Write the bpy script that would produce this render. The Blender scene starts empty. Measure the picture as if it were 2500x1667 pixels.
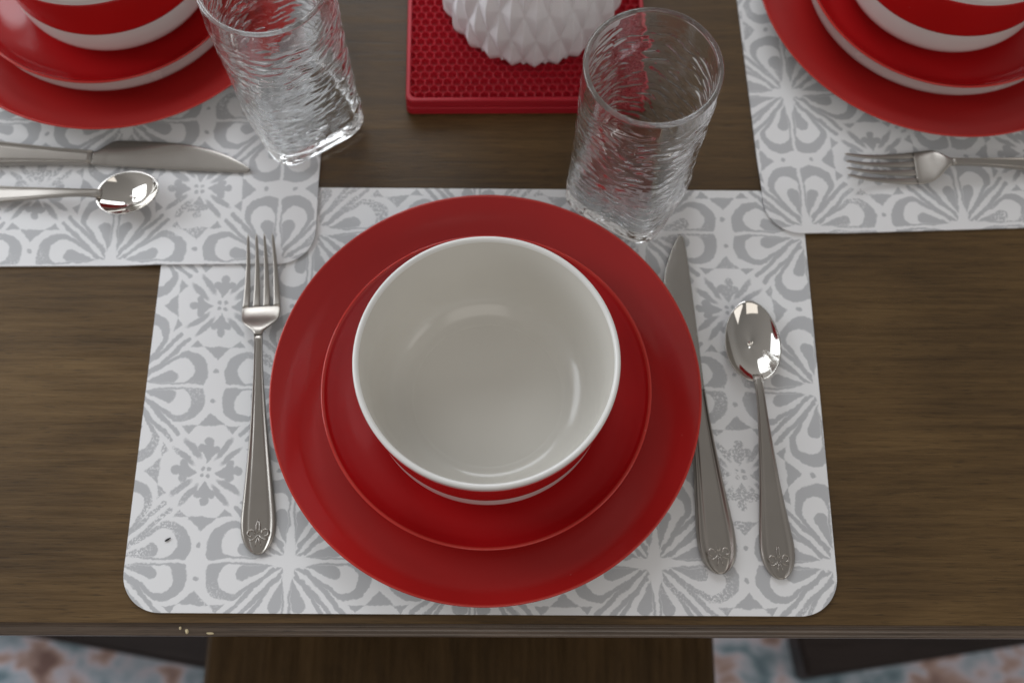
import bpy, bmesh, math, random
from mathutils import Vector, Matrix, noise
random.seed(7)
PI = math.pi
R = math.radians
scene = bpy.context.scene
COL = scene.collection

# ------------------------------------------------------------------ helpers
def link(o, parent=None):
    COL.objects.link(o)
    if parent is not None:
        o.parent = parent
    return o

def mesh_obj(name, verts, faces, mats, parent=None, smooth=True, midx=None):
    me = bpy.data.meshes.new(name)
    me.from_pydata(verts, [], faces)
    if not isinstance(mats, (list, tuple)):
        mats = [mats]
    for m in mats:
        me.materials.append(m)
    if midx:
        me.polygons.foreach_set('material_index', midx)
    me.polygons.foreach_set('use_smooth', [smooth] * len(me.polygons))
    me.update()
    return link(bpy.data.objects.new(name, me), parent)

def fix_normals(o):
    bm = bmesh.new(); bm.from_mesh(o.data)
    bmesh.ops.remove_doubles(bm, verts=bm.verts, dist=1e-6)
    bmesh.ops.recalc_face_normals(bm, faces=bm.faces)
    bm.to_mesh(o.data); bm.free()
    return o

def tag(o, label=None, cat=None, group=None, kind=None):
    if label: o['label'] = label
    if cat: o['category'] = cat
    if group: o['group'] = group
    if kind: o['kind'] = kind
    return o

def empty(name, loc=(0, 0, 0), rz=0.0):
    o = bpy.data.objects.new(name, None)
    o.empty_display_size = .02
    link(o); o.location = loc; o.rotation_euler = (0, 0, rz)
    return o

def copy_tree(o, parent=None):
    c = o.copy(); COL.objects.link(c); c.parent = parent
    for ch in list(o.children):
        copy_tree(ch, c)
    return c

def lathe(name, prof, mat, parent=None, n=160, closed=False):
    vs, fs = [], []
    m = len(prof)
    for i in range(n):
        a = 2 * PI * i / n
        ca, sa = math.cos(a), math.sin(a)
        for r, z in prof:
            vs.append((r * ca, r * sa, z))
    for i in range(n):
        j = (i + 1) % n
        for k in range(m - 1 if not closed else m):
            k2 = (k + 1) % m
            fs.append((i * m + k, j * m + k, j * m + k2, i * m + k2))
    o = mesh_obj(name, vs, fs, mat, parent)
    bm = bmesh.new(); bm.from_mesh(o.data)
    bmesh.ops.remove_doubles(bm, verts=bm.verts, dist=1e-6)
    bmesh.ops.recalc_face_normals(bm, faces=bm.faces)
    bm.to_mesh(o.data); bm.free()
    return o

def spline(pts, n):
    """Catmull-Rom through 2-D points, n samples per span"""
    P = [pts[0]] + list(pts) + [pts[-1]]
    out = []
    for i in range(1, len(P) - 2):
        p0, p1, p2, p3 = P[i-1], P[i], P[i+1], P[i+2]
        for k in range(n):
            t = k / n
            out.append(tuple(.5 * ((2*b) + (-a + c)*t + (2*a - 5*b + 4*c - d)*t*t + (-a + 3*b - 3*c + d)*t**3)
                             for a, b, c, d in zip(p0, p1, p2, p3)))
    out.append(tuple(P[-2]))
    return out

def interp(keys, x):
    if x <= keys[0][0]: return keys[0][1]
    for (x0, y0), (x1, y1) in zip(keys, keys[1:]):
        if x <= x1:
            t = (x - x0) / (x1 - x0)
            return y0 + (y1 - y0) * t
    return keys[-1][1]

def smooth_keys(keys, n=8):
    return spline(keys, n)

def box_vf(x0, x1, y0, y1, z0, z1):
    v = [(x0,y0,z0),(x1,y0,z0),(x1,y1,z0),(x0,y1,z0),(x0,y0,z1),(x1,y0,z1),(x1,y1,z1),(x0,y1,z1)]
    f = [(0,3,2,1),(4,5,6,7),(0,1,5,4),(1,2,6,5),(2,3,7,6),(3,0,4,7)]
    return v, f

def bevel_box(name, dims, mat, parent=None, bev=.004):
    v, f = box_vf(*dims)
    o = mesh_obj(name, v, f, mat, parent, smooth=True)
    bm = bmesh.new(); bm.from_mesh(o.data)
    bmesh.ops.bevel(bm, geom=list(bm.edges), offset=bev, segments=3, affect='EDGES', profile=.5)
    bm.to_mesh(o.data); bm.free()
    return o

def sweep(name, stations, mat, parent=None, prof='round', nu=28):
    """stations: (y, xc, width, zc, thickness); ring of a closed cross-section at each"""
    ring = []
    if prof == 'round':
        for i in range(nu):
            a = 2 * PI * i / nu
            c, s = math.cos(a), math.sin(a)
            e = .62
            ring.append((math.copysign(abs(c)**e, c), math.copysign(abs(s)**e, s)))
    elif prof == 'flat':
        for i in range(nu):
            a = 2 * PI * i / nu
            c, s = math.cos(a), math.sin(a)
            ring.append((math.copysign(abs(c)**.45, c), math.copysign(abs(s)**.25, s)))
    elif prof == 'oval':
        for i in range(nu):
            a = 2 * PI * i / nu
            ring.append((math.cos(a), math.sin(a)))
    else:  # beaded border
        top = []
        for i in range(41):
            u = -1 + 2 * i / 40
            au = abs(u)
            z = .62 + .10 * (1 - u*u)
            z += .34 * math.exp(-((au - .83) / .085)**2) - .24 * math.exp(-((au - .62) / .075)**2)
            if au > .9: z -= (au - .9) / .1 * .75
            top.append((u, z))
        ring = top[::-1] + [(-1, -.5), (-.6, -1), (0, -1), (.6, -1), (1, -.5)]
    m = len(ring)
    vs, fs = [], []
    for (y, xc, w, zc, t) in stations:
        for (u, z) in ring:
            vs.append((xc + u * w / 2, y, zc + z * t / 2))
    for i in range(len(stations) - 1):
        for k in range(m):
            k2 = (k + 1) % m
            fs.append((i*m + k, i*m + k2, (i+1)*m + k2, (i+1)*m + k))
    fs.append(tuple(range(m)))
    b = (len(stations) - 1) * m
    fs.append(tuple(b + k for k in range(m))[::-1])
    o = mesh_obj(name, vs, fs, mat, parent)
    bm = bmesh.new(); bm.from_mesh(o.data)
    bmesh.ops.recalc_face_normals(bm, faces=bm.faces)
    bm.to_mesh(o.data); bm.free()
    return o

def tube_vf(pts, r, vs, fs, n=8):
    base = len(vs)
    P = [Vector(p) for p in pts]
    for i, p in enumerate(P):
        d = (P[min(i+1, len(P)-1)] - P[max(i-1, 0)]).normalized()
        a = d.cross(Vector((0, 0, 1)))
        if a.length < 1e-4: a = Vector((1, 0, 0))
        a.normalize(); b = a.cross(d)
        rr = r * (.35 if i in (0, len(P)-1) else 1)
        for k in range(n):
            t = 2 * PI * k / n
            vs.append(tuple(p + a * (rr * math.cos(t)) + b * (rr * math.sin(t))))
    for i in range(len(P) - 1):
        for k in range(n):
            k2 = (k + 1) % n
            fs.append((base + i*n + k, base + i*n + k2, base + (i+1)*n + k2, base + (i+1)*n + k))
    fs.append(tuple(base + k for k in range(n)))
    fs.append(tuple(base + (len(P)-1)*n + k for k in range(n)))

# ------------------------------------------------------------------ materials
def new_mat(name):
    m = bpy.data.materials.new(name)
    m.use_nodes = True
    nt = m.node_tree
    return m, nt, nt.nodes['Principled BSDF']

class X:
    """tiny expression builder over shader Math nodes"""
    nt = None
    def __init__(s, v): s.v = v
    @staticmethod
    def op(o, *a):
        n = X.nt.nodes.new('ShaderNodeMath'); n.operation = o
        for i, q in enumerate(a):
            q = q.v if isinstance(q, X) else q
            if isinstance(q, (int, float)): n.inputs[i].default_value = q
            else: X.nt.links.new(q, n.inputs[i])
        return X(n.outputs[0])
    def __add__(s, o): return X.op('ADD', s, o)
    __radd__ = __add__
    def __sub__(s, o): return X.op('SUBTRACT', s, o)
    def __rsub__(s, o): return X.op('SUBTRACT', o, s)
    def __mul__(s, o): return X.op('MULTIPLY', s, o)
    __rmul__ = __mul__
    def __truediv__(s, o): return X.op('DIVIDE', s, o)
    def __neg__(s): return X.op('MULTIPLY', s, -1.0)
def xmin(*a):
    r = a[0]
    for q in a[1:]: r = X.op('MINIMUM', r, q)
    return r
def xmax(*a):
    r = a[0]
    for q in a[1:]: r = X.op('MAXIMUM', r, q)
    return r
def xabs(a): return X.op('ABSOLUTE', a)
def xsqrt(a): return X.op('SQRT', a)
def xclamp(a): return xmin(xmax(a, 0.0), 1.0)
def xlen(a, b): return xsqrt(a * a + b * b)

def node(nt, t, **kw):
    n = nt.nodes.new(t)
    for k, v in kw.items():
        if k.startswith('i_'):
            n.inputs[k[2:].replace('_', ' ')].default_value = v
        else:
            setattr(n, k, v)
    return n

def noise_tex(nt, vec, scale, detail=3.0, rough=.5, dist=0.0):
    n = node(nt, 'ShaderNodeTexNoise')
    n.inputs['Scale'].default_value = scale
    n.inputs['Detail'].default_value = detail
    n.inputs['Roughness'].default_value = rough
    n.inputs['Distortion'].default_value = dist
    nt.links.new(vec, n.inputs['Vector'])
    return n

def ramp(nt, fac, stops, interp_='LINEAR'):
    r = node(nt, 'ShaderNodeValToRGB')
    r.color_ramp.interpolation = interp_
    e = r.color_ramp.elements
    while len(e) < len(stops): e.new(.5)
    for el, (p, c) in zip(e, stops):
        el.position = p
        el.color = (c, c, c, 1) if isinstance(c, (int, float)) else (*c, 1)
    nt.links.new(fac, r.inputs['Fac'])
    return r

def mat_plain(name, col, rough=.4, spec=.5, var=.06, coat=0, bump=0, bscale=300, sss=0):
    m, nt, b = new_mat(name)
    tc = node(nt, 'ShaderNodeTexCoord')
    n = noise_tex(nt, tc.outputs['Object'], 14, 4)
    lo = tuple(max(0, c * (1 - var)) for c in col); hi = tuple(min(1, c * (1 + var)) for c in col)
    r = ramp(nt, n.outputs['Fac'], [(.3, lo), (.7, hi)])
    nt.links.new(r.outputs['Color'], b.inputs['Base Color'])
    n2 = noise_tex(nt, tc.outputs['Object'], 40, 3)
    rr = ramp(nt, n2.outputs['Fac'], [(.3, max(0.02, rough * .85)), (.7, min(1, rough * 1.15))])
    nt.links.new(rr.outputs['Color'], b.inputs['Roughness'])
    b.inputs['Specular IOR Level'].default_value = spec
    b.inputs['Coat Weight'].default_value = coat
    if sss:
        b.inputs['Subsurface Weight'].default_value = sss
        b.inputs['Subsurface Radius'].default_value = (.004, .004, .004)
    if bump:
        n3 = noise_tex(nt, tc.outputs['Object'], bscale, 3)
        bp = node(nt, 'ShaderNodeBump'); bp.inputs['Strength'].default_value = bump
        bp.inputs['Distance'].default_value = .001
        nt.links.new(n3.outputs['Fac'], bp.inputs['Height'])
        nt.links.new(bp.outputs['Normal'], b.inputs['Normal'])
    return m

def mat_red_glaze(name, col):
    m, nt, b = new_mat(name)
    tc = node(nt, 'ShaderNodeTexCoord')
    n = noise_tex(nt, tc.outputs['Object'], 9, 3)
    r = ramp(nt, n.outputs['Fac'], [(.3, tuple(c * .92 for c in col)), (.7, tuple(c * 1.06 for c in col))])
    # tiny dust specks in the glaze
    v = node(nt, 'ShaderNodeTexVoronoi'); v.inputs['Scale'].default_value = 55
    nt.links.new(tc.outputs['Object'], v.inputs['Vector'])
    sp = ramp(nt, v.outputs['Distance'], [(.0, 1), (.045, 0)])
    gate = noise_tex(nt, tc.outputs['Object'], 23, 1)
    gr = ramp(nt, gate.outputs['Fac'], [(.52, 0), (.62, .45)])
    mul = node(nt, 'ShaderNodeMath', operation='MULTIPLY')
    nt.links.new(sp.outputs['Color'], mul.inputs[0]); nt.links.new(gr.outputs['Color'], mul.inputs[1])
    mix = node(nt, 'ShaderNodeMix', data_type='RGBA')
    nt.links.new(mul.outputs[0], mix.inputs['Factor'])
    nt.links.new(r.outputs['Color'], mix.inputs['A'])
    mix.inputs['B'].default_value = (.5, .18, .17, 1)
    nt.links.new(mix.outputs['Result'], b.inputs['Base Color'])
    n2 = noise_tex(nt, tc.outputs['Object'], 30, 4)
    rr = ramp(nt, n2.outputs['Fac'], [(.3, .10), (.7, .15)])
    nt.links.new(rr.outputs['Color'], b.inputs['Roughness'])
    n3 = noise_tex(nt, tc.outputs['Object'], 45, 2)
    bp = node(nt, 'ShaderNodeBump'); bp.inputs['Strength'].default_value = .06; bp.inputs['Distance'].default_value = .001
    nt.links.new(n3.outputs['Fac'], bp.inputs['Height']); nt.links.new(bp.outputs['Normal'], b.inputs['Normal'])
    return m

def mat_wood(name, dark, mid, light, axis='x', scale=1.0, rough=(.36, .52), gain=1.0):
    m, nt, b = new_mat(name)
    tc = node(nt, 'ShaderNodeTexCoord')
    mp = node(nt, 'ShaderNodeMapping')
    s = (2.0, 17, 17) if axis == 'x' else (17, 2.0, 17)
    mp.inputs['Scale'].default_value = tuple(q * scale for q in s)
    nt.links.new(tc.outputs['Object'], mp.inputs['Vector'])
    n1 = noise_tex(nt, mp.outputs['Vector'], 1.2, 6, .62, 1.6)
    mp2 = node(nt, 'ShaderNodeMapping')
    s2 = (14, 330, 330) if axis == 'x' else (330, 14, 330)
    mp2.inputs['Scale'].default_value = tuple(q * scale for q in s2)
    nt.links.new(tc.outputs['Object'], mp2.inputs['Vector'])
    n2 = noise_tex(nt, mp2.outputs['Vector'], 1.0, 5, .7, .3)
    n4 = noise_tex(nt, tc.outputs['Object'], 5.0 * scale, 2)
    X.nt = nt
    f = X(n1.outputs['Fac']) * .46 + X(n2.outputs['Fac']) * .40 + X(n4.outputs['Fac']) * .34 - .10
    r = ramp(nt, f.v, [(.34, dark), (.52, mid), (.70, light)])
    # short dark pores along the grain
    mp3 = node(nt, 'ShaderNodeMapping')
    s3 = (70, 1100, 1100) if axis == 'x' else (1100, 70, 1100)
    mp3.inputs['Scale'].default_value = s3
    nt.links.new(tc.outputs['Object'], mp3.inputs['Vector'])
    n3 = noise_tex(nt, mp3.outputs['Vector'], 1.0, 2, .5)
    pr = ramp(nt, n3.outputs['Fac'], [(.30, .62), (.42, 1.0)])
    mul = node(nt, 'ShaderNodeMix', data_type='RGBA', blend_type='MULTIPLY')
    mul.inputs['Factor'].default_value = 1
    nt.links.new(r.outputs['Color'], mul.inputs['A']); nt.links.new(pr.outputs['Color'], mul.inputs['B'])
    nt.links.new(mul.outputs['Result'], b.inputs['Base Color'])
    rr = ramp(nt, n2.outputs['Fac'], [(.3, rough[0]), (.7, rough[1])])
    nt.links.new(rr.outputs['Color'], b.inputs['Roughness'])
    b.inputs['Specular IOR Level'].default_value = .34
    bp = node(nt, 'ShaderNodeBump'); bp.inputs['Strength'].default_value = .35; bp.inputs['Distance'].default_value = .0006
    h = X(n3.outputs['Fac']) * .6 + X(n2.outputs['Fac']) * .5
    nt.links.new(h.v, bp.inputs['Height']); nt.links.new(bp.outputs['Normal'], b.inputs['Normal'])
    return m

def mat_metal(name, rough, col=(.60, .575, .54), brush=0.0):
    m, nt, b = new_mat(name)
    tc = node(nt, 'ShaderNodeTexCoord')
    b.inputs['Metallic'].default_value = 1
    n = noise_tex(nt, tc.outputs['Object'], 30, 3)
    r = ramp(nt, n.outputs['Fac'], [(.3, tuple(c * .95 for c in col)), (.7, tuple(min(1, c * 1.04) for c in col))])
    nt.links.new(r.outputs['Color'], b.inputs['Base Color'])
    n2 = noise_tex(nt, tc.outputs['Object'], 90, 4)
    rr = ramp(nt, n2.outputs['Fac'], [(.3, rough * .95), (.7, rough * 1.06)])
    nt.links.new(rr.outputs['Color'], b.inputs['Roughness'])
    if brush:
        mp = node(nt, 'ShaderNodeMapping'); mp.inputs['Scale'].default_value = (1800, 60, 1800)
        nt.links.new(tc.outputs['Object'], mp.inputs['Vector'])
        n3 = noise_tex(nt, mp.outputs['Vector'], 1, 2)
        bp = node(nt, 'ShaderNodeBump'); bp.inputs['Strength'].default_value = brush; bp.inputs['Distance'].default_value = .0001
        nt.links.new(n3.outputs['Fac'], bp.inputs['Height']); nt.links.new(bp.outputs['Normal'], b.inputs['Normal'])
    return m

def mat_glass(name):
    m, nt, b = new_mat(name)
    b.inputs['Base Color'].default_value = (.997, 1.0, .998, 1)
    b.inputs['Roughness'].default_value = .015
    b.inputs['IOR'].default_value = 1.5
    b.inputs['Transmission Weight'].default_value = 1
    tc = node(nt, 'ShaderNodeTexCoord')
    n = noise_tex(nt, tc.outputs['Object'], 160, 2)
    bp = node(nt, 'ShaderNodeBump'); bp.inputs['Strength'].default_value = .05; bp.inputs['Distance'].default_value = .001
    nt.links.new(n.outputs['Fac'], bp.inputs['Height']); nt.links.new(bp.outputs['Normal'], b.inputs['Normal'])
    return m

def mat_stencil(name, T, ox, oy, seed):
    """white vinyl printed with grey block-print flowers; lattice pitch T, big flower centre at (ox, oy)"""
    m, nt, b = new_mat(name)
    X.nt = nt
    tc = node(nt, 'ShaderNodeTexCoord')
    obj = tc.outputs['Object']
    sh = node(nt, 'ShaderNodeVectorMath', operation='ADD'); sh.inputs[1].default_value = (seed * 1.37, seed * .71, seed)
    nt.links.new(obj, sh.inputs[0])
    sx = node(nt, 'ShaderNodeSeparateXYZ'); nt.links.new(obj, sx.inputs[0])
    w1 = noise_tex(nt, sh.outputs[0], 75, 2)
    w2 = noise_tex(nt, sh.outputs[0], 520, 3)
    c1 = node(nt, 'ShaderNodeSeparateColor'); nt.links.new(w1.outputs['Color'], c1.inputs[0])
    c2 = node(nt, 'ShaderNodeSeparateColor'); nt.links.new(w2.outputs['Color'], c2.inputs[0])
    px = (X(sx.outputs[0]) - ox) / T + (X(c1.outputs[0]) - .5) * .045 + (X(c2.outputs[0]) - .5) * .016
    py = (X(sx.outputs[1]) - oy) / T + (X(c1.outputs[1]) - .5) * .045 + (X(c2.outputs[1]) - .5) * .016
    gx = px - X.op('ROUND', px); gy = py - X.op('ROUND', py)
    a, c = xabs(gx), xabs(gy)
    u, v = xmax(a, c), xmin(a, c)
    def cap(u, v, A, B, r1, r2):
        dx, dy = B[0]-A[0], B[1]-A[1]; L2 = dx*dx + dy*dy
        qx, qy = u - A[0], v - A[1]
        t = xclamp((qx * dx + qy * dy) / L2)
        return xlen(qx - t * dx, qy - t * dy) - (t * (r2 - r1) + r1)
    outer = cap(u, v, (0, 0), (.320, .080), .008, .134)
    inner = cap(u, v, (.06, .030), (.300, .096), .003, .078)
    loop = xmax(outer, -inner)
    tear = cap(u, v, (.095, .026), (.246, .062), .004, .039)
    flower = xmax(xmin(loop, tear), xmax(.19 - u, 0.0) * .17 + .010 - v)
    k = 1 / math.sqrt(2)
    d, e = (u + v) * k, (u - v) * k
    dd = xmax(xabs(d - .26) - .165, 0.0)
    stroke = xlen(dd, e - .026) - .0130
    big = xmax(xmin(flower, stroke), .052 - xlen(u, v))
    p0, q0 = .5 - a, .5 - c
    p, q = xmax(p0, q0), xmin(p0, q0)
    clover = xmin(xlen(p - .172, q) - .026, xlen(p - .130, q - .042) - .024, cap(p, q, (.055, 0.0), (.114, 0.0), .004, .044))
    d2, e2 = (p + q) * k, (p - q) * k
    ee = e2 - .030 - (d2 - .15) * .12
    petal = (xlen((d2 - .158) / .074, ee / .0185) - 1.0) * .018
    dot4 = xlen(p - .019, q - .019) - .0125
    tri = xmax(.262 - p, (q / .08 + (p - .262) / .082 - 1.0) * .055)
    tri2 = xmax(p - .262, (.217 - p + xabs(q - .122) * 1.12) * .7)
    dots = xlen(u - .5, v - .09) - .014
    sdf = xmin(big, clover, petal, dot4, tri, tri2, dots)
    ink = xclamp(.5 - sdf / .007)
    # worn patches where the print has not taken
    wl = noise_tex(nt, sh.outputs[0], 17, 2)
    wh = noise_tex(nt, sh.outputs[0], 620, 4, .7)
    keep = xclamp((.655 - X(wl.outputs['Fac'])) * 10.0)
    sp = xclamp((X(wh.outputs['Fac']) - .44) * 16.0)
    ink = ink * xclamp(keep + sp)
    mix = node(nt, 'ShaderNodeMix', data_type='RGBA')
    nt.links.new(ink.v, mix.inputs['Factor'])
    mix.inputs['A'].default_value = (.78, .78, .79, 1)
    mix.inputs['B'].default_value = (.475, .48, .495, 1)
    nt.links.new(mix.outputs['Result'], b.inputs['Base Color'])
    n5 = noise_tex(nt, sh.outputs[0], 60, 3)
    rr = ramp(nt, n5.outputs['Fac'], [(.3, .34), (.7, .46)])
    nt.links.new(rr.outputs['Color'], b.inputs['Roughness'])
    b.inputs['Specular IOR Level'].default_value = .45
    n6 = noise_tex(nt, sh.outputs[0], 12, 2)
    bp = node(nt, 'ShaderNodeBump'); bp.inputs['Strength'].default_value = .12; bp.inputs['Distance'].default_value = .004
    nt.links.new(n6.outputs['Fac'], bp.inputs['Height']); nt.links.new(bp.outputs['Normal'], b.inputs['Normal'])
    return m

def mat_rug(name):
    m, nt, b = new_mat(name)
    X.nt = nt
    tc = node(nt, 'ShaderNodeTexCoord')
    mp = node(nt, 'ShaderNodeMapping'); mp.inputs['Scale'].default_value = (1, 1.35, 1)
    nt.links.new(tc.outputs['Object'], mp.inputs['Vector'])
    n1 = noise_tex(nt, mp.outputs['Vector'], 11, 2, .5, .6)
    n2 = noise_tex(nt, mp.outputs['Vector'], 24, 3, .5, .5)
    f = X(n1.outputs['Fac']) * .6 + X(n2.outputs['Fac']) * .4
    r = ramp(nt, f.v, [(.34, (.10, .14, .165)), (.42, (.26, .36, .42)), (.48, (.52, .59, .67)), (.53, (.78, .71, .78)), (.58, (.60, .42, .37)), (.66, (.28, .17, .15))])
    nt.links.new(r.outputs['Color'], b.inputs['Base Color'])
    b.inputs['Roughness'].default_value = .95
    n3 = noise_tex(nt, tc.outputs['Object'], 700, 2)
    bp = node(nt, 'ShaderNodeBump'); bp.inputs['Strength'].default_value = .5; bp.inputs['Distance'].default_value = .003
    nt.links.new(n3.outputs['Fac'], bp.inputs['Height']); nt.links.new(bp.outputs['Normal'], b.inputs['Normal'])
    return m

M_TABLE = mat_wood('table_wood', (.036, .0190, .0060), (.095, .0530, .0175), (.160, .094, .034), 'x')
M_EDGE = mat_wood('table_edge_wood', (.050, .033, .021), (.105, .072, .050), (.17, .122, .088), 'x', rough=(.28, .42))
M_EDGE.node_tree.nodes['Principled BSDF'].inputs['Coat Weight'].default_value = .6
M_EDGE.node_tree.nodes['Principled BSDF'].inputs['Coat Roughness'].default_value = .18
M_SEAT = mat_wood('seat_wood', (.030, .0165, .0056), (.080, .0440, .0150), (.125, .072, .027), 'y', .8)
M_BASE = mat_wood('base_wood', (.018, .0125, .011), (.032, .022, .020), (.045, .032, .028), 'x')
M_FLOOR = mat_wood('floor_wood', (.03, .02, .014), (.06, .04, .028), (.09, .06, .04), 'x', .5)
M_RED = mat_red_glaze('red_glaze', (.375, .0130, .0125))
M_RED_BAND = mat_red_glaze('red_band_glaze', (.50, .010, .010))
M_RED_DEEP = mat_red_glaze('deep_red_glaze', (.41, .0085, .0100))
M_RIM = mat_red_glaze('thin_rim_glaze', (.47, .030, .022))
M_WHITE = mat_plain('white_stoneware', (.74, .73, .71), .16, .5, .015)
M_WHITE_SHADED = mat_plain('shaded_white_glaze', (.665, .642, .595), .16, .5, .015)  # same white glaze, darkened: the shade inside the bowl is in the colour
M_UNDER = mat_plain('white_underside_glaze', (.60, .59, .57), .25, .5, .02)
M_METAL = mat_metal('satin_steel', .30, (.40, .37, .338), 0)
M_BLADE = mat_metal('blade_steel', .24, (.40, .375, .345), 0)
M_MIRROR = mat_metal('polished_steel', .06, (.56, .535, .50))
M_GLASS = mat_glass('clear_glass')
M_SILI = mat_plain('red_silicone', (.46, .012, .026), .42, .45, .05)
M_VASE = mat_plain('matt_white_ceramic', (.82, .80, .82), .55, .35, .02, sss=.0)
M_RUG = mat_rug('rug_pile')
M_CRUMB = mat_plain('pale_crumb', (.62, .52, .33), .8, .2, .15)
M_SPECK = mat_plain('dark_fleck', (.02, .02, .02), .8, .2, .1)

# ------------------------------------------------------------------ setting below the table
ZF = -.76
v, f = box_vf(-3, 3, -2.5, 3.5, ZF - .05, ZF)
tag(mesh_obj('floor', v, f, M_FLOOR, smooth=False), kind='structure')
rug = bevel_box('rug', (-1.35, 1.35, -1.2, 1.75, ZF + .0005, ZF + .010), M_RUG, None, .003)
tag(rug, 'faded blue and pink patterned rug lying on the floor under the table', 'rug')

# ------------------------------------------------------------------ table
table = empty('dining_table', (.0032, .0825, 0), R(.87))
tag(table, 'dark brown wooden dining table with moulded front edge', 'table')
def tabletop():
    prof = [(.0, .0), (-.0005, -.0006), (-.0007, -.0022), (-.0012, -.0030), (-.0016, -.0028), (-.0030, -.0026), (-.0042, -.0034),
            (-.0050, -.0042), (-.0053, -.0046), (-.0057, -.0045), (-.0063, -.0049), (-.0067, -.0057), (-.0068, -.0070), (-.0060, -.0080),
            (-.0046, -.0090), (-.0044, -.0125), (-.0046, -.022), (.02, -.024)]
    return prof
x0, x1, yb = -.72, .72, 1.02
v, f = box_vf(x0, x1, .0, yb, -.024, 0)
top = mesh_obj('tabletop', v, f, M_TABLE, table, smooth=False)
pr = tabletop()
vs, fs = [], []
NX = 60
for i in range(NX + 1):
    x = x0 + (x1 - x0) * i / NX
    for (y, z) in pr:
        vs.append((x, y - .0002, z - .0001))
m = len(pr)
for i in range(NX):
    for k in range(m - 1):
        fs.append((i*m + k, (i+1)*m + k, (i+1)*m + k + 1, i*m + k + 1))
mesh_obj('edge_moulding', vs, fs, M_EDGE, table)
for sx in (-1, 1):
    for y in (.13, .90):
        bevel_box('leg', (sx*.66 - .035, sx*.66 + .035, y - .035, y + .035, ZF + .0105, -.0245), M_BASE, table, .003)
# two dark floor rails of the base, running obliquely inward between the legs
def rail(ax, ay, bx, by, wdt, zt):
    A, B = Vector((ax, ay, 0)), Vector((bx, by, 0))
    d = (B - A).normalized(); nrm = Vector((-d.y, d.x, 0))
    if nrm.y < 0: nrm = -nrm
    P = [A, B, B + nrm * wdt, A + nrm * wdt]
    vs = [(p.x, p.y, zt - .055) for p in P] + [(p.x, p.y, zt) for p in P]
    _, f = box_vf(0, 1, 0, 1, 0, 1)
    o = mesh_obj('base_rail', vs, f, M_BASE, None, smooth=False)
    bm = bmesh.new(); bm.from_mesh(o.data)
    bmesh.ops.recalc_face_normals(bm, faces=bm.faces)
    bmesh.ops.bevel(bm, geom=list(bm.edges), offset=.004, segments=2, affect='EDGES')
    bm.to_mesh(o.data); bm.free()
    o.parent = table
    o.matrix_parent_inverse = (Matrix.Translation((.0032, .0825, 0)) @ Matrix.Rotation(R(.87), 4, 'Z')).inverted()
    return o
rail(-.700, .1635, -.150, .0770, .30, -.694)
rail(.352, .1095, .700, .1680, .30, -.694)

# ------------------------------------------------------------------ chair pushed under the table
chair = empty('wooden_chair', (-.039, .0, -.76), R(.4))
tag(chair, 'brown wooden chair whose flat seat slides under the front table edge', 'chair')
bevel_box('seat', (-.2135, .2155, -.27, .20, .435, .46), M_SEAT, chair, .006)
for sx in (-1, 1):
    for y in (-.24, .165):
        bevel_box('leg', (sx*.19 - .018, sx*.19 + .018, y - .018, y + .018, .0105, .4345), M_SEAT, chair, .003)

# ------------------------------------------------------------------ placemats
ZM = .0016
def rounded_rect(w, d, r, n=14):
    pts = []
    for cx, cy, a0 in ((w-r, r, -90), (w-r, d-r, 0), (r, d-r, 90), (r, r, 180)):
        for i in range(n + 1):
            a = R(a0 + 90 * i / n)
            pts.append((cx + r*math.cos(a), cy + r*math.sin(a)))
    return pts

C_MAT = (-.2299, .0846, R(.75)); C_W, C_D = .4282, .2835
def in_center_mat_dist(x, y):
    dx, dy = x - C_MAT[0], y - C_MAT[1]
    c, s = math.cos(-C_MAT[2]), math.sin(-C_MAT[2])
    lx, ly = dx*c - dy*s, dx*s + dy*c
    qx, qy = max(-lx, lx - C_W, 0), max(-ly, ly - C_D, 0)
    return math.hypot(qx, qy)

def placemat(name, x, y, rz, w, d, mat, label, lift=False):
    bm = bmesh.new()
    vs = [bm.verts.new((px, py, 0)) for px, py in rounded_rect(w, d, .024)]
    bm.faces.new(vs)
    step = .012
    for ax, L in (((1, 0, 0), w), ((0, 1, 0), d)):
        k = 1
        while k * step < L:
            bmesh.ops.bisect_plane(bm, geom=list(bm.verts) + list(bm.edges) + list(bm.faces),
                                   plane_co=Vector(ax) * (k * step), plane_no=Vector(ax))
            k += 1
    bm.normal_update()
    M = Matrix.Translation((x, y, 0)) @ Matrix.Rotation(rz, 4, 'Z')
    for q in bm.verts:
        z = ZM
        if lift:
            wv = M @ q.co
            dd = in_center_mat_dist(wv.x, wv.y)
            t = max(0, 1 - dd / .03); t = t*t*(3 - 2*t)
            z += .0019 * t
        q.co.z = z
    me = bpy.data.meshes.new(name); bm.to_mesh(me); bm.free()
    me.materials.append(mat)
    me.polygons.foreach_set('use_smooth', [True] * len(me.polygons))
    o = link(bpy.data.objects.new(name, me))
    o.location = (x, y, 0); o.rotation_euler = (0, 0, rz)
    s = o.modifiers.new('thickness', 'SOLIDIFY'); s.thickness = .0013; s.offset = -1; s.use_even_offset = False
    es = o.modifiers.new('edge', 'EDGE_SPLIT'); es.split_angle = R(40)
    tag(o, label, 'placemat', 'grey and white placemats on the table')
    return o

def local(px, py, x, y, rz):
    dx, dy = px - x, py - y
    c, s = math.cos(-rz), math.sin(-rz)
    return dx*c - dy*s, dx*s + dy*c

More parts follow.
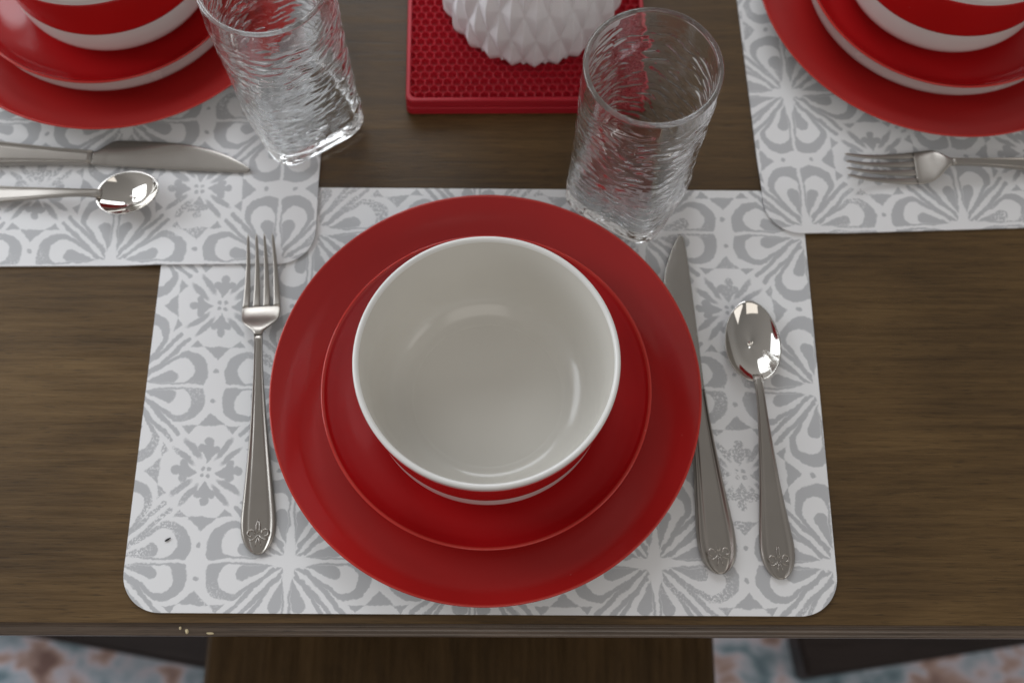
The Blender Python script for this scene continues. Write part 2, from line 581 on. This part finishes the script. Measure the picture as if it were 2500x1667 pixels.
T = .1103
fx, fy = local(-.1318, .1167, *C_MAT)
placemat('placemat', *C_MAT, C_W, C_D, mat_stencil('stencil_print_front', T, fx, fy, 1.0),
         'grey and white stencil print placemat under the front place setting')
LM = (-.1318 - .283*math.cos(R(1.5)), .3122 - .283*math.sin(R(1.5)), R(1.5))
fx, fy = local(-.2664, .3094, *LM)
placemat('placemat', *LM, .283, .428, mat_stencil('stencil_print_left', .1095, fx, fy, 4.0),
         'grey and white stencil print placemat under the knife and spoon on the left', True)
RM = (.1694, .3400, R(3.1))
fx, fy = local(.1965, .3440, *RM)
placemat('placemat', *RM, .283, .428, mat_stencil('stencil_print_right', .1070, fx, fy, 9.0),
         'grey and white stencil print placemat under the lone fork on the right', True)

# ------------------------------------------------------------------ plates and bowls (stand on z = 0 of their own)
def make_dinner_plate():
    e = empty('dinner_plate')
    topp = spline([(0, .0046), (.05, .0046), (.088, .0047), (.100, .0057), (.112, .0090), (.124, .0146), (.1322, .0184)], 6)
    lathe('glazed_top', topp, M_RED, e, 220)
    lathe('rim_edge', spline([(.1322, .0184), (.1328, .0188), (.1334, .0187), (.1338, .0182), (.1333, .0174)], 3), M_RIM, e, 220)
    und = spline([(.1333, .0174), (.124, .0118), (.112, .0066), (.100, .0036), (.088, .0026), (.084, .0026)], 5)
    lathe('white_underside', und, M_UNDER, e, 220)
    lathe('foot_ring', [(.084, .0026), (.0835, .0), (.0805, .0), (.080, .0026)], M_UNDER, e, 160)
    return e

def make_salad_plate():
    e = empty('salad_plate')
    topp = spline([(0, .0058), (.04, .0058), (.058, .0062), (.072, .0076), (.083, .0108), (.0905, .0156), (.0962, .0216), (.0985, .0250)], 6)
    lathe('glazed_top', topp, M_RED_DEEP, e, 200)
    lathe('rim_edge', spline([(.0985, .0250), (.0990, .0258), (.0997, .0263), (.1004, .0261), (.1006, .0255), (.1000, .0248)], 3), M_RIM, e, 200)
    und = spline([(.1000, .0248), (.0984, .0226), (.0978, .0180), (.0969, .0120), (.0940, .0072), (.086, .0042), (.066, .0030), (.058, .0030)], 6)
    lathe('white_underside', und, M_UNDER, e, 200)
    lathe('foot_ring', [(.058, .0030), (.0575, .0), (.0550, .0), (.0545, .0030)], M_UNDER, e, 160)
    return e

OUTB = spline([(.0455, .0035), (.054, .0042), (.0655, .0075), (.0706, .0140), (.0718, .0240), (.0724, .0350), (.0736, .0480), (.0749, .0610), (.0757, .0705)], 6)
def make_bowl():
    e = empty('soup_bowl')
    rim = [(.0759, .0722), (.0760, .0735), (.0757, .0746), (.0749, .0752), (.0738, .0751), (.0729, .0744), (.0725, .0732)]
    inn = spline([(.0725, .0732), (.0712, .062), (.0698, .048), (.0682, .035), (.0655, .0240), (.0605, .0150), (.0525, .0098), (.0470, .0086), (.0440, .0083), (.03, .0081), (0, .0080)], 6)
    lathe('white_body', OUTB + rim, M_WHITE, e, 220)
    lathe('inner_wall', [rim[-1]] + inn[1:], M_WHITE_SHADED, e, 220)
    band = [(r + .00025, z) for r, z in OUTB if .0330 <= z <= .0690]
    band = [(band[0][0] - .0006, band[0][1] - .0004)] + band + [(band[-1][0] - .0006, band[-1][1] + .0004)]
    lathe('red_band', band, M_RED_BAND, e, 220)
    lathe('foot_ring', [(.0455, .0036), (.0450, .0), (.0425, .0), (.042, .0040)], M_WHITE, e, 160)
    return e

dp, sp_, bw = make_dinner_plate(), make_salad_plate(), make_bowl()
places = [
    ('front setting', (-.0157, .2228), (-.0150, .2204), (-.0141, .2180)),
    ('left setting', (-.2875, .5340), (-.2895, .5290), (-.2850, .5290)),
    ('right setting', (.3040, .5410), (.3030, .5385), (.3010, .5405)),
]
lab_d = ['large red dinner plate at the bottom of the front stack, under the empty bowl',
         'large red dinner plate at the bottom of the left stack, above the knife and spoon',
         'large red dinner plate at the bottom of the right stack, above the lone fork']
lab_s = ['smaller red coupe plate in the middle of the front stack, around the empty bowl',
         'smaller red plate with white underside in the left stack, beside the square based tumbler',
         'smaller red plate with white underside in the right corner stack']
lab_b = ['bowl with plain white inside facing the camera, on the front red plates',
         'red and white banded bowl topping the left stack, cut by the top left corner',
         'red and white banded bowl topping the right stack, cut by the top right corner']
for i, (nm, a, b_, c_) in enumerate(places):
    d_ = dp if i == 0 else copy_tree(dp)
    s_ = sp_ if i == 0 else copy_tree(sp_)
    w_ = bw if i == 0 else copy_tree(bw)
    d_.location = (*a, ZM + .0002); s_.location = (*b_, ZM + .0050); w_.location = (*c_, ZM + .0110); w_.scale = (.994, .994, 1.05 if i == 2 else 1.02)
    s_.rotation_euler = (0, 0, i * 1.1); w_.rotation_euler = (0, 0, i * .7); d_.rotation_euler = (0, 0, i * .4)
    tag(d_, lab_d[i], 'dinner plate', 'large red dinner plates')
    tag(s_, lab_s[i], 'salad plate', 'smaller red plates')
    tag(w_, lab_b[i], 'bowl', 'red and white bowls')

# ------------------------------------------------------------------ cutlery; local +y runs from handle end to tip
def handle_stations(keysw, keysz, keyst, y1, n=46):
    W_, Z_, T_ = smooth_keys(keysw), smooth_keys(keysz), smooth_keys(keyst)
    out = []
    for i in range(n + 1):
        t = i / n
        y = y1 * (t ** 1.35)
        out.append((y, 0, max(.0006, interp(W_, y)) * 1.08, interp(Z_, y), interp(T_, y)))
    return out

def emblem(parent, zt, s=1.0):
    vs, fs = [], []
    def arc(cx, cy, r, a0, a1, n=12):
        return [(cx + r*math.cos(R(a0 + (a1-a0)*i/n)), cy + r*math.sin(R(a0 + (a1-a0)*i/n)), zt) for i in range(n + 1)]
    q = .00050 * s
    tube_vf([(0, .0215*s, zt), (-.0011*s, .0175*s, zt), (-.0010*s, .0150*s, zt), (0, .0125*s, zt)], q, vs, fs)
    tube_vf([(0, .0215*s, zt), (.0011*s, .0175*s, zt), (.0010*s, .0150*s, zt), (0, .0125*s, zt)], q, vs, fs)
    for sg in (-1, 1):
        tube_vf(arc(sg*.0042*s, .0128*s, .0021*s, 90 - sg*200, 90 + sg*110), q*1.2, vs, fs)
        tube_vf([(0, .0120*s, zt), (sg*.0018*s, .0098*s, zt), (sg*.0040*s, .0086*s, zt), (sg*.0058*s, .0090*s, zt)], q, vs, fs)
        tube_vf([(0, .0110*s, zt), (sg*.0010*s, .0075*s, zt), (sg*.0018*s, .0045*s, zt)], q, vs, fs)
    o = mesh_obj('raised_emblem', vs, fs, M_METAL, parent)
    fix_normals(o)
    return o

def make_fork():
    L = .2096
    e = empty('fork')
    kw = [(0, .0030), (.0012, .0075), (.004, .0125), (.0085, .0170), (.014, .0196), (.022, .0200), (.035, .0178), (.06, .0132), (.085, .0092), (.11, .0062), (.128, .0050), (.1385, .0052)]
    kz = [(0, .0016), (.03, .0018), (.07, .0045), (.11, .0092), (.1385, .0112)]
    kt = [(0, .0016), (.008, .0022), (.03, .0022), (.08, .0026), (.1385, .0030)]
    h = sweep('handle', handle_stations(kw, kz, kt, .1385), M_METAL, e, 'bead')
    emblem(h, .00245)
    kw = [(.1380, .0050), (.1405, .0072), (.1435, .0130), (.147, .0198), (.151, .0238), (.156, .0247), (.1605, .0246)]
    kz = [(.1380, .0112), (.142, .0108), (.147, .0085), (.152, .0055), (.157, .0035), (.1605, .0028)]
    W_, Z_ = smooth_keys(kw), smooth_keys(kz)
    st = []
    for i in range(31):
        y = .1380 + (.1605 - .1380) * i / 30
        st.append((y, 0, interp(W_, y), interp(Z_, y), .0030 - .0010 * i / 30))
    sweep('head', st, M_METAL, e, 'round', 40)
    roots = [-.01005, -.00335, .00335, .01005]
    tips = [-.0080, -.0026, .0026, .0080]
    zt = smooth_keys([(.160, .0028), (.170, .0022), (.185, .0030), (.198, .0058), (.2096, .0100)])
    for xr, xt in zip(roots, tips):
        st = []
        for i in range(25):
            t = i / 24
            y = .1600 + (.2096 - .1600) * t
            w = .0045 * (1 - t) + .0016 * t
            if t > .93: w *= max(.25, 1 - ((t - .93) / .07) ** 2 * .8)
            st.append((y, xr + (xt - xr) * t, w, interp(zt, y), .0020 - .0007 * t))
        sweep('tine', st, M_METAL, e, 'round', 20)
    return e

def make_spoon():
    e = empty('spoon')
    kw = [(0, .0030), (.0012, .0075), (.004, .0125), (.0085, .0168), (.014, .0190), (.021, .0194), (.033, .0172), (.055, .0125), (.080, .0086), (.100, .0060), (.116, .0050), (.127, .0062)]
    kz = [(0, .0016), (.03, .0018), (.06, .0045), (.095, .0088), (.116, .0102), (.127, .0094)]
    kt = [(0, .0016), (.008, .0022), (.03, .0022), (.08, .0026), (.116, .0030), (.127, .0024)]
    h = sweep('handle', handle_stations(kw, kz, kt, .127), M_METAL, e, 'bead')
    emblem(h, .00245, .95)
    # bowl : disc grid, egg outline
    yc, a, b_ = .1500, .0177, .0272
    NR, NA = 22, 72
    def pt(rho, th, off):
        c, s = math.cos(th), math.sin(th)
        x = a * c * (1 - .09 * s) * rho
        y = yc + b_ * s * rho
        rim = .0092 + .0006 * s - .0010 * (c*c)
        z = rim - .0078 * (1 - rho**2.2) + off
        return (x, y, z)
    vs, fs = [], []
    for side, off in ((0, 0.0), (1, -.0013)):
        base = len(vs)
        vs.append(pt(0, 0, off))
        for i in range(1, NR + 1):
            for k in range(NA):
                vs.append(pt(i / NR, 2*PI*k/NA, off * (1 if i < NR else .75)))
        for k in range(NA):
            k2 = (k + 1) % NA
            t = (base, base + 1 + k, base + 1 + k2)
            fs.append(t if side == 0 else t[::-1])
            for i in range(NR - 1):
                q = (base + 1 + i*NA + k, base + 1 + (i+1)*NA + k, base + 1 + (i+1)*NA + k2, base + 1 + i*NA + k2)
                fs.append(q if side == 0 else q[::-1])
    n1 = 1 + (NR - 1) * NA; n2 = (1 + NR * NA) + n1
    for k in range(NA):
        k2 = (k + 1) % NA
        fs.append((n1 + k, n2 + k, n2 + k2, n1 + k2))
    mesh_obj('spoon_bowl', vs, fs, M_MIRROR, e)
    return e

def make_knife():
    e = empty('table_knife')
    kw = [(0, .0040), (.0012, .0085), (.004, .0140), (.0085, .0185), (.016, .0214), (.026, .0216), (.045, .0186), (.07, .0145), (.095, .0115), (.1155, .0105)]
    kz = [(0, .0026), (.03, .0034), (.1155, .0034)]
    kt = [(0, .0026), (.010, .0050), (.03, .0056), (.08, .0052), (.1155, .0040)]
    h = sweep('handle', handle_stations(kw, kz, kt, .1155), M_METAL, e, 'bead')
    emblem(h, .0048, 1.0)
    # blade: straight spine at +x, bellied cutting edge at -x, shoulder step at the bolster
    back = [(.115, .0052), (.16, .0058), (.20, .0060), (.218, .0056), (.2232, .0046), (.2245, .0030)]
    edge = [(.115, -.0050), (.118, -.0056), (.1235, -.0100), (.1285, -.0136), (.135, -.0146), (.165, -.0148), (.180, -.0138), (.195, -.0110), (.208, -.0066), (.217, -.0022), (.222, .0008), (.2245, .0026)]
    B_, E_ = smooth_keys(back, 6), smooth_keys(edge, 6)
    st = []
    for i in range(73):
        y = .1152 + (.2245 - .1152) * i / 72
        xb, xe = interp(B_, y), interp(E_, y)
        st.append((y, (xb + xe) / 2, max(.0004, xb - xe), .0026, .0026 if y < .125 else .0021))
    sweep('blade', st, M_BLADE, e, 'flat', 40)
    return e

def aim(o, a, b_, z=ZM + .0002, roll=0.0):
    d = Vector((b_[0] - a[0], b_[1] - a[1]))
    o.location = (a[0], a[1], z)
    o.rotation_euler = (0, roll, math.atan2(d.y, d.x) - PI/2)
fork = make_fork(); aim(fork, (-.1504, .1201), (-.1669, .3262))
tag(fork, 'silver four tined fork lying left of the front red plates', 'fork', 'matching silver forks')
f2 = copy_tree(fork); aim(f2, (.4335, .3975), (.2240, .3893), ZM + .0002)
tag(f2, 'silver fork on the right placemat with tines pointing left', 'fork', 'matching silver forks')
spn = make_spoon(); aim(spn, (.1640, .1112), (.1520, .2875))
tag(spn, 'polished spoon standing upright in view, beside the right edge of the front placemat', 'spoon', 'matching silver spoons')
spn['label'] = 'polished spoon right of the front plates, bowl pointing away and handle towards the table edge'
s2 = copy_tree(spn); aim(s2, (-.4030, .3580), (-.2270, .3560))
for ch in s2.children:
    if ch.name.startswith('spoon_bowl'):     # this spoon is smaller in the bowl and bent up a little more
        piv = Matrix.Translation((0, .1235, .0098))
        ch.matrix_local = piv @ Matrix.Rotation(R(12), 4, 'X') @ Matrix.Diagonal((.90, .84, 1, 1)) @ piv.inverted()
tag(s2, 'polished spoon on the left placemat with its bowl pointing right, below a knife', 'spoon', 'matching silver spoons')
kn = make_knife(); aim(kn, (.1278, .1136), (.1075, .3376))
tag(kn, 'table knife partly tucked under the front dinner plate, left of the spoon', 'knife', 'matching silver knives')
k2 = copy_tree(kn); aim(k2, (-.4045, .3905), (-.1803, .3835))
tag(k2, 'table knife on the left placemat with its blade pointing right', 'knife', 'matching silver knives')

# ------------------------------------------------------------------ tumblers: round rim, square base, rippled wall
def make_tumbler():
    n, m = 288, 230
    H = .1462
    s = .0352
    p = 4.8
    def rad(th, z):
        rs = s / ((abs(math.cos(th))**p + abs(math.sin(th))**p) ** (1/p))
        t = min(1, max(0, z / .128)); t = t*t*(3 - 2*t)
        return rs * (1 - t) + .0396 * t
    def ripple(th, z):
        t = min(1, max(0, (H - .010 - z) / .02)) * min(1, max(0, (z - .002) / .006))
        if t <= 0: return 0
        x = th * .038
        ph = 5.5 * noise.noise((math.cos(th)*2.2, math.sin(th)*2.2, z * 18))
        cx, cy = math.cos(th) * .038, math.sin(th) * .038
        a = noise.noise((cx * 115, cy * 115, z * 255 + ph * .25))
        b_ = noise.noise((cx * 170 + 9, cy * 170, z * 430 + 3))
        q = a * .8 + b_ * .2
        return .00130 * t * (max(0, q) - .35 * max(0, -q))
    vs, fs = [], []
    # outer wall rows
    rows = []
    zb = .0
    prof_o = [(0.0, 0.90), (.0006, .955), (.0016, .985), (.003, .998)]
    for z, k in prof_o:
        rows.append([(rad(2*PI*i/n, z) * k, 2*PI*i/n, z) for i in range(n)])
    for j in range(m):
        z = .004 + (H - .0022 - .004) * j / (m - 1)
        rows.append([(rad(2*PI*i/n, z) + ripple(2*PI*i/n, z), 2*PI*i/n, z) for i in range(n)])
    # rim
    for k in range(1, 8):
        a = PI * k / 8
        rows.append([(rad(2*PI*i/n, H) - .0015 + .0019 * math.cos(a), 2*PI*i/n, H - .0022 + .0020 * math.sin(a)) for i in range(n)])
    tw = .0028
    mi = 90
    for j in range(mi):
        z = H - .0022 - (H - .0022 - .0150) * j / (mi - 1)
        rows.append([(rad(2*PI*i/n, z) - tw - .0012 * max(0, 1 - z / .05) + .12 * ripple(2*PI*i/n, z), 2*PI*i/n, z) for i in range(n)])
    for z, k in ((.0128, .95), (.0118, .86), (.0114, .70), (.0112, .45), (.0111, .2)):
        rows.append([((rad(2*PI*i/n, z) - tw - .001) * k, 2*PI*i/n, z) for i in range(n)])
    for row in rows:
        for r, th, z in row:
            vs.append((r * math.cos(th), r * math.sin(th), z))
    for j in range(len(rows) - 1):
        for i in range(n):
            i2 = (i + 1) % n
            fs.append((j*n + i, j*n + i2, (j+1)*n + i2, (j+1)*n + i))
    top_c = len(vs); vs.append((0, 0, .0111))
    b = (len(rows) - 1) * n
    for i in range(n):
        fs.append((b + i, b + (i+1) % n, top_c))
    # underside, slightly hollow
    prev = 0
    for k, z in ((.70, .0012), (.35, .0018)):
        st = len(vs)
        for i in range(n):
            th = 2*PI*i/n; r = rad(th, 0) * .9 * k / .9
            vs.append((r*math.cos(th), r*math.sin(th), z))
        for i in range(n):
            i2 = (i + 1) % n
            fs.append((prev + i2, prev + i, st + i, st + i2))
        prev = st
    bc = len(vs); vs.append((0, 0, .0019))
    for i in range(n):
        fs.append((prev + (i+1) % n, prev + i, bc))
    o = mesh_obj('glass_tumbler', vs, fs, M_GLASS)
    return o
g = make_tumbler(); g.location = (.0766, .3728, ZM + .0002); g.rotation_euler = (0, 0, R(-31))
tag(g, 'clear rippled glass tumbler behind the front red plate, in front of the red trivets', 'glass', 'rippled glass tumblers')
g2 = g.copy(); COL.objects.link(g2); g2.location = (-.1480, .4255, ZM + .0022); g2.rotation_euler = (0, 0, R(-56))
tag(g2, 'clear rippled glass tumbler beside the left plates, cut by the top edge', 'glass', 'rippled glass tumblers')

# ------------------------------------------------------------------ red honeycomb trivets
def make_trivet():
    S, hT, br = .1680, .0080, .0034
    vs, fs = [], []
    # body: rounded outline with a thin seam line round the side
    oc = rounded_rect(S, S, .0048, 8)
    n = len(oc)
    def ring(inset, z):
        st = len(vs)
        cx = S / 2
        for x, y in oc:
            k = (cx - inset) / cx
            vs.append((cx + (x - cx) * k, cx + (y - cx) * k, z))
        return st
    rs = [ring(.0013, 0), ring(0, .0013), ring(.0002, hT * .5), ring(.0004, hT - .0008), ring(.0010, hT), ring(br - .0006, hT), ring(br, hT - .0005), ring(br + .0004, hT - .0040)]
    for a, b in zip(rs, rs[1:]):
        for i in range(n):
            j = (i + 1) % n
            fs.append((a + i, a + j, b + j, b + i))
    fs.append(tuple(rs[0] + i for i in range(n))[::-1])
    fs.append(tuple(rs[-1] + i for i in range(n)))
    # hexagonal cells
    pt = .00632; Rh = pt / math.sqrt(3)
    lo, hi = br + .0003, S - br - .0003
    def cl(v): return min(hi, max(lo, v))
    row = 0
    y = lo + .001
    while y < hi + Rh * .6:
        x = lo + (pt * .5 if row % 2 else 0.0)
        while x < hi + pt * .45:
            def hx(k, z):
                st = len(vs)
                for i in range(6):
                    a = PI / 6 + i * PI / 3
                    vs.append((cl(x + Rh * k * math.cos(a)), cl(y + Rh * k * math.sin(a)), z))
                return st
            a0 = hx(1.0, hT - .0007); a1 = hx(.90, hT - .0005); a2 = hx(.79, hT - .0026); a3 = hx(.50, hT - .0042)
            for A, B in ((a0, a1), (a1, a2), (a2, a3)):
                for i in range(6):
                    j = (i + 1) % 6
                    fs.append((A + i, A + j, B + j, B + i))
            fs.append(tuple(a3 + i for i in range(6)))
            x += pt
        y += pt * math.sqrt(3) / 2
        row += 1
    return mesh_obj('silicone_trivet', vs, fs, M_SILI, smooth=False)
tr = make_trivet(); tr.location = (-.0768, .4284, .0002); tr.rotation_euler = (0, 0, R(1.5))
tag(tr, 'square red silicone trivet lying on the bare wood, lower of the two', 'trivet', 'stacked red trivets')
tr2 = tr.copy(); COL.objects.link(tr2); tr2.location = (-.0764, .4290, .0083); tr2.rotation_euler = (0, 0, R(1.7))
tag(tr2, 'square red honeycomb silicone trivet under the white vase, upper of the two', 'trivet', 'stacked red trivets')

# ------------------------------------------------------------------ faceted vase
def make_vase():
    N, n, m = 24, 24 * 20, 170
    H, DZ, Z1 = .172, .0255, .008
    prof = smooth_keys([(0, .0585), (.012, .0615), (.04, .0640), (.07, .0610), (.10, .0530), (.13, .0420), (.155, .0335), (.172, .0325)])
    da = 2 * PI / N
    def bump(a, z):
        best = 0.0
        k0 = int(round((z - Z1) / DZ))
        for k in (k0 - 1, k0, k0 + 1):
            t = abs(z - Z1 - k * DZ) / DZ
            if t >= 1: continue
            w = .5 * da * (1 - t)
            off = .5 * da if k % 2 else 0.0
            d = (a - off + da / 2) % da - da / 2
            h = (1 - abs(d) / max(w, 1e-6)) * (1 - t ** 1.6)
            best = max(best, h)
        return best
    vs, fs = [], []
    for j in range(m + 1):
        z = .0008 + (H - .0008) * j / m
        R0 = interp(prof, z)
        amp = .0044 * min(1, R0 / .06) * min(1, (H - z) / .02)
        for i in range(n):
            a = 2 * PI * i / n
            r = R0 - .0014 + amp * bump(a, z)
            vs.append((r * math.cos(a), r * math.sin(a), z))
    for j in range(m):
        for i in range(n):
            i2 = (i + 1) % n
            fs.append((j*n + i, j*n + i2, (j+1)*n + i2, (j+1)*n + i))
    b = len(vs); vs.append((0, 0, .0008))
    for i in range(n): fs.append((b, (i + 1) % n, i))
    prev = m * n
    for z, r in ((H + .0004, .0268), (.150, .0262), (.10, .042), (.05, .050), (.012, .043)):
        st = len(vs)
        for i in range(n):
            a = 2*PI*i/n; vs.append((r*math.cos(a), r*math.sin(a), z))
        for i in range(n):
            i2 = (i + 1) % n
            fs.append((prev + i, prev + i2, st + i2, st + i))
        prev = st
    c = len(vs); vs.append((0, 0, .010))
    for i in range(n): fs.append((prev + i, prev + (i+1) % n, c))
    return mesh_obj('vase', vs, fs, M_VASE)
vz = make_vase(); vz.location = (.0088, .5185, .0166); vz.rotation_euler = (0, 0, R(3.0))
tag(vz, 'white faceted ceramic vase with pointed diamond facets standing on the red trivets', 'vase')

# ------------------------------------------------------------------ crumbs on the table edge, fleck on the mat
def crumb(name, loc, s, mat, label, stretch=(1, 1, 1), seed=0, cat='crumb'):
    bm = bmesh.new()
    bmesh.ops.create_icosphere(bm, subdivisions=2, radius=s)
    for q in bm.verts:
        k = 1 + .55 * noise.noise(q.co * (900) + Vector((seed, 0, 0)))
        q.co = Vector((q.co.x*stretch[0], q.co.y*stretch[1], q.co.z*stretch[2])) * k
    zm = min(q.co.z for q in bm.verts)
    for q in bm.verts: q.co.z -= zm
    me = bpy.data.meshes.new(name); bm.to_mesh(me); bm.free(); me.materials.append(mat)
    o = link(bpy.data.objects.new(name, me)); o.location = loc
    tag(o, label, cat)
    return o
cr = [((-.1936, .0767, -.0026), .00075, 'tiny pale crumb on the table edge, leftmost of three', (1, 1.4, .8)),
      ((-.1895, .0750, -.0038), .00105, 'tiny pale crumb on the table edge, middle of three', (1, 1.4, .8)),
      ((-.1760, .0742, -.0050), .0010, 'tiny pale crumb on the table edge, long rightmost of three', (2.2, .7, .8))]
for i, (l, s, lab, stx) in enumerate(cr):
    tag(crumb('crumb', l, s, M_CRUMB, lab, stx, i * 7), group='crumbs on the table edge')
fl = crumb('fleck', (-.2062, .1283, ZM + .0002), .0008, M_SPECK, 'tiny black fleck on the left corner of the front placemat', (2.4, .7, .5), 3, 'fleck')
fl.rotation_euler = (0, 0, R(35))

# ------------------------------------------------------------------ light
def area(name, loc, target, sx, sy, energy, col):
    l = bpy.data.lights.new(name, 'AREA'); l.shape = 'RECTANGLE'; l.size = sx; l.size_y = sy
    l.energy = energy; l.color = col
    o = bpy.data.objects.new(name, l); COL.objects.link(o)
    o.location = loc
    o.rotation_euler = (Vector(target) - Vector(loc)).to_track_quat('-Z', 'Y').to_euler()
    return o
area('window_light', (-1.9, .9, .95), (0, .3, 0), 1.3, 1.2, 22, (.88, .94, 1.0))
area('far_window_light', (-.40, 2.0, 1.30), (-.1, .3, 0), 1.3, .9, 16, (.90, .95, 1.0))
area('room_light', (.3, -1.3, 1.9), (.05, .3, 0), 1.6, 1.2, 8, (1.0, .95, .88))
area('right_window_light', (1.9, -.6, 1.1), (0, .25, 0), .9, 1.2, 5, (1.0, .97, .93))

world = bpy.data.worlds.new('World'); scene.world = world
world.use_nodes = True
nt = world.node_tree
bg = nt.nodes['Background']
tc = node(nt, 'ShaderNodeTexCoord')
sp = node(nt, 'ShaderNodeSeparateXYZ'); nt.links.new(tc.outputs['Generated'], sp.inputs[0])
X.nt = nt
# pale walls under a dimmer ceiling, walls brighter towards the windows on the far left
zz = X(sp.outputs[2])
rp = ramp(nt, (zz * .5 + .5).v, [(.30, (.10, .085, .07)), (.47, (.55, .53, .51)), (.66, (.62, .605, .59)), (.80, (.46, .445, .43))])
side = X(sp.outputs[1]) * .30 - X(sp.outputs[0]) * .30 + 1.0
mulw = node(nt, 'ShaderNodeMix', data_type='RGBA', blend_type='MULTIPLY'); mulw.inputs['Factor'].default_value = 1
nt.links.new(rp.outputs['Color'], mulw.inputs['A'])
cmb = node(nt, 'ShaderNodeCombineColor')
for k in range(3): nt.links.new(side.v, cmb.inputs[k])
nt.links.new(cmb.outputs[0], mulw.inputs['B'])
nt.links.new(mulw.outputs['Result'], bg.inputs['Color'])
bg.inputs['Strength'].default_value = .65

# ------------------------------------------------------------------ camera
F, PHI, ROLL, HC = 2638.82, 1.2121149, .01893679, .6966358
fw = Vector((0, math.cos(PHI), -math.sin(PHI)))
rt = Vector((1, 0, 0)); up = rt.cross(fw)
r2 = rt * math.cos(ROLL) + up * math.sin(ROLL)
u2 = -rt * math.sin(ROLL) + up * math.cos(ROLL)
cam = bpy.data.cameras.new('camera')
cam.sensor_width = 36; cam.lens = 36 * F / 2352
cam.clip_start = .02; cam.clip_end = 50
cam.dof.use_dof = True; cam.dof.focus_distance = .665; cam.dof.aperture_fstop = 5.0
co = bpy.data.objects.new('camera', cam); COL.objects.link(co)
Mx = Matrix((r2, u2, -fw)).transposed().to_4x4()
Mx.translation = Vector((0, 0, HC))
co.matrix_world = Mx
scene.camera = co

scene.view_settings.view_transform = 'Standard'
scene.view_settings.look = 'None'
scene.view_settings.exposure = 0
scene.view_settings.gamma = 1
scene.render.engine = 'CYCLES'
cy = scene.cycles
cy.use_denoising = True
try: cy.denoiser = 'OPENIMAGEDENOISE'
except Exception: pass
cy.max_bounces = 40; cy.transmission_bounces = 40; cy.glossy_bounces = 24; cy.diffuse_bounces = 4
cy.sample_clamp_indirect = 6.0
cy.blur_glossy = .6
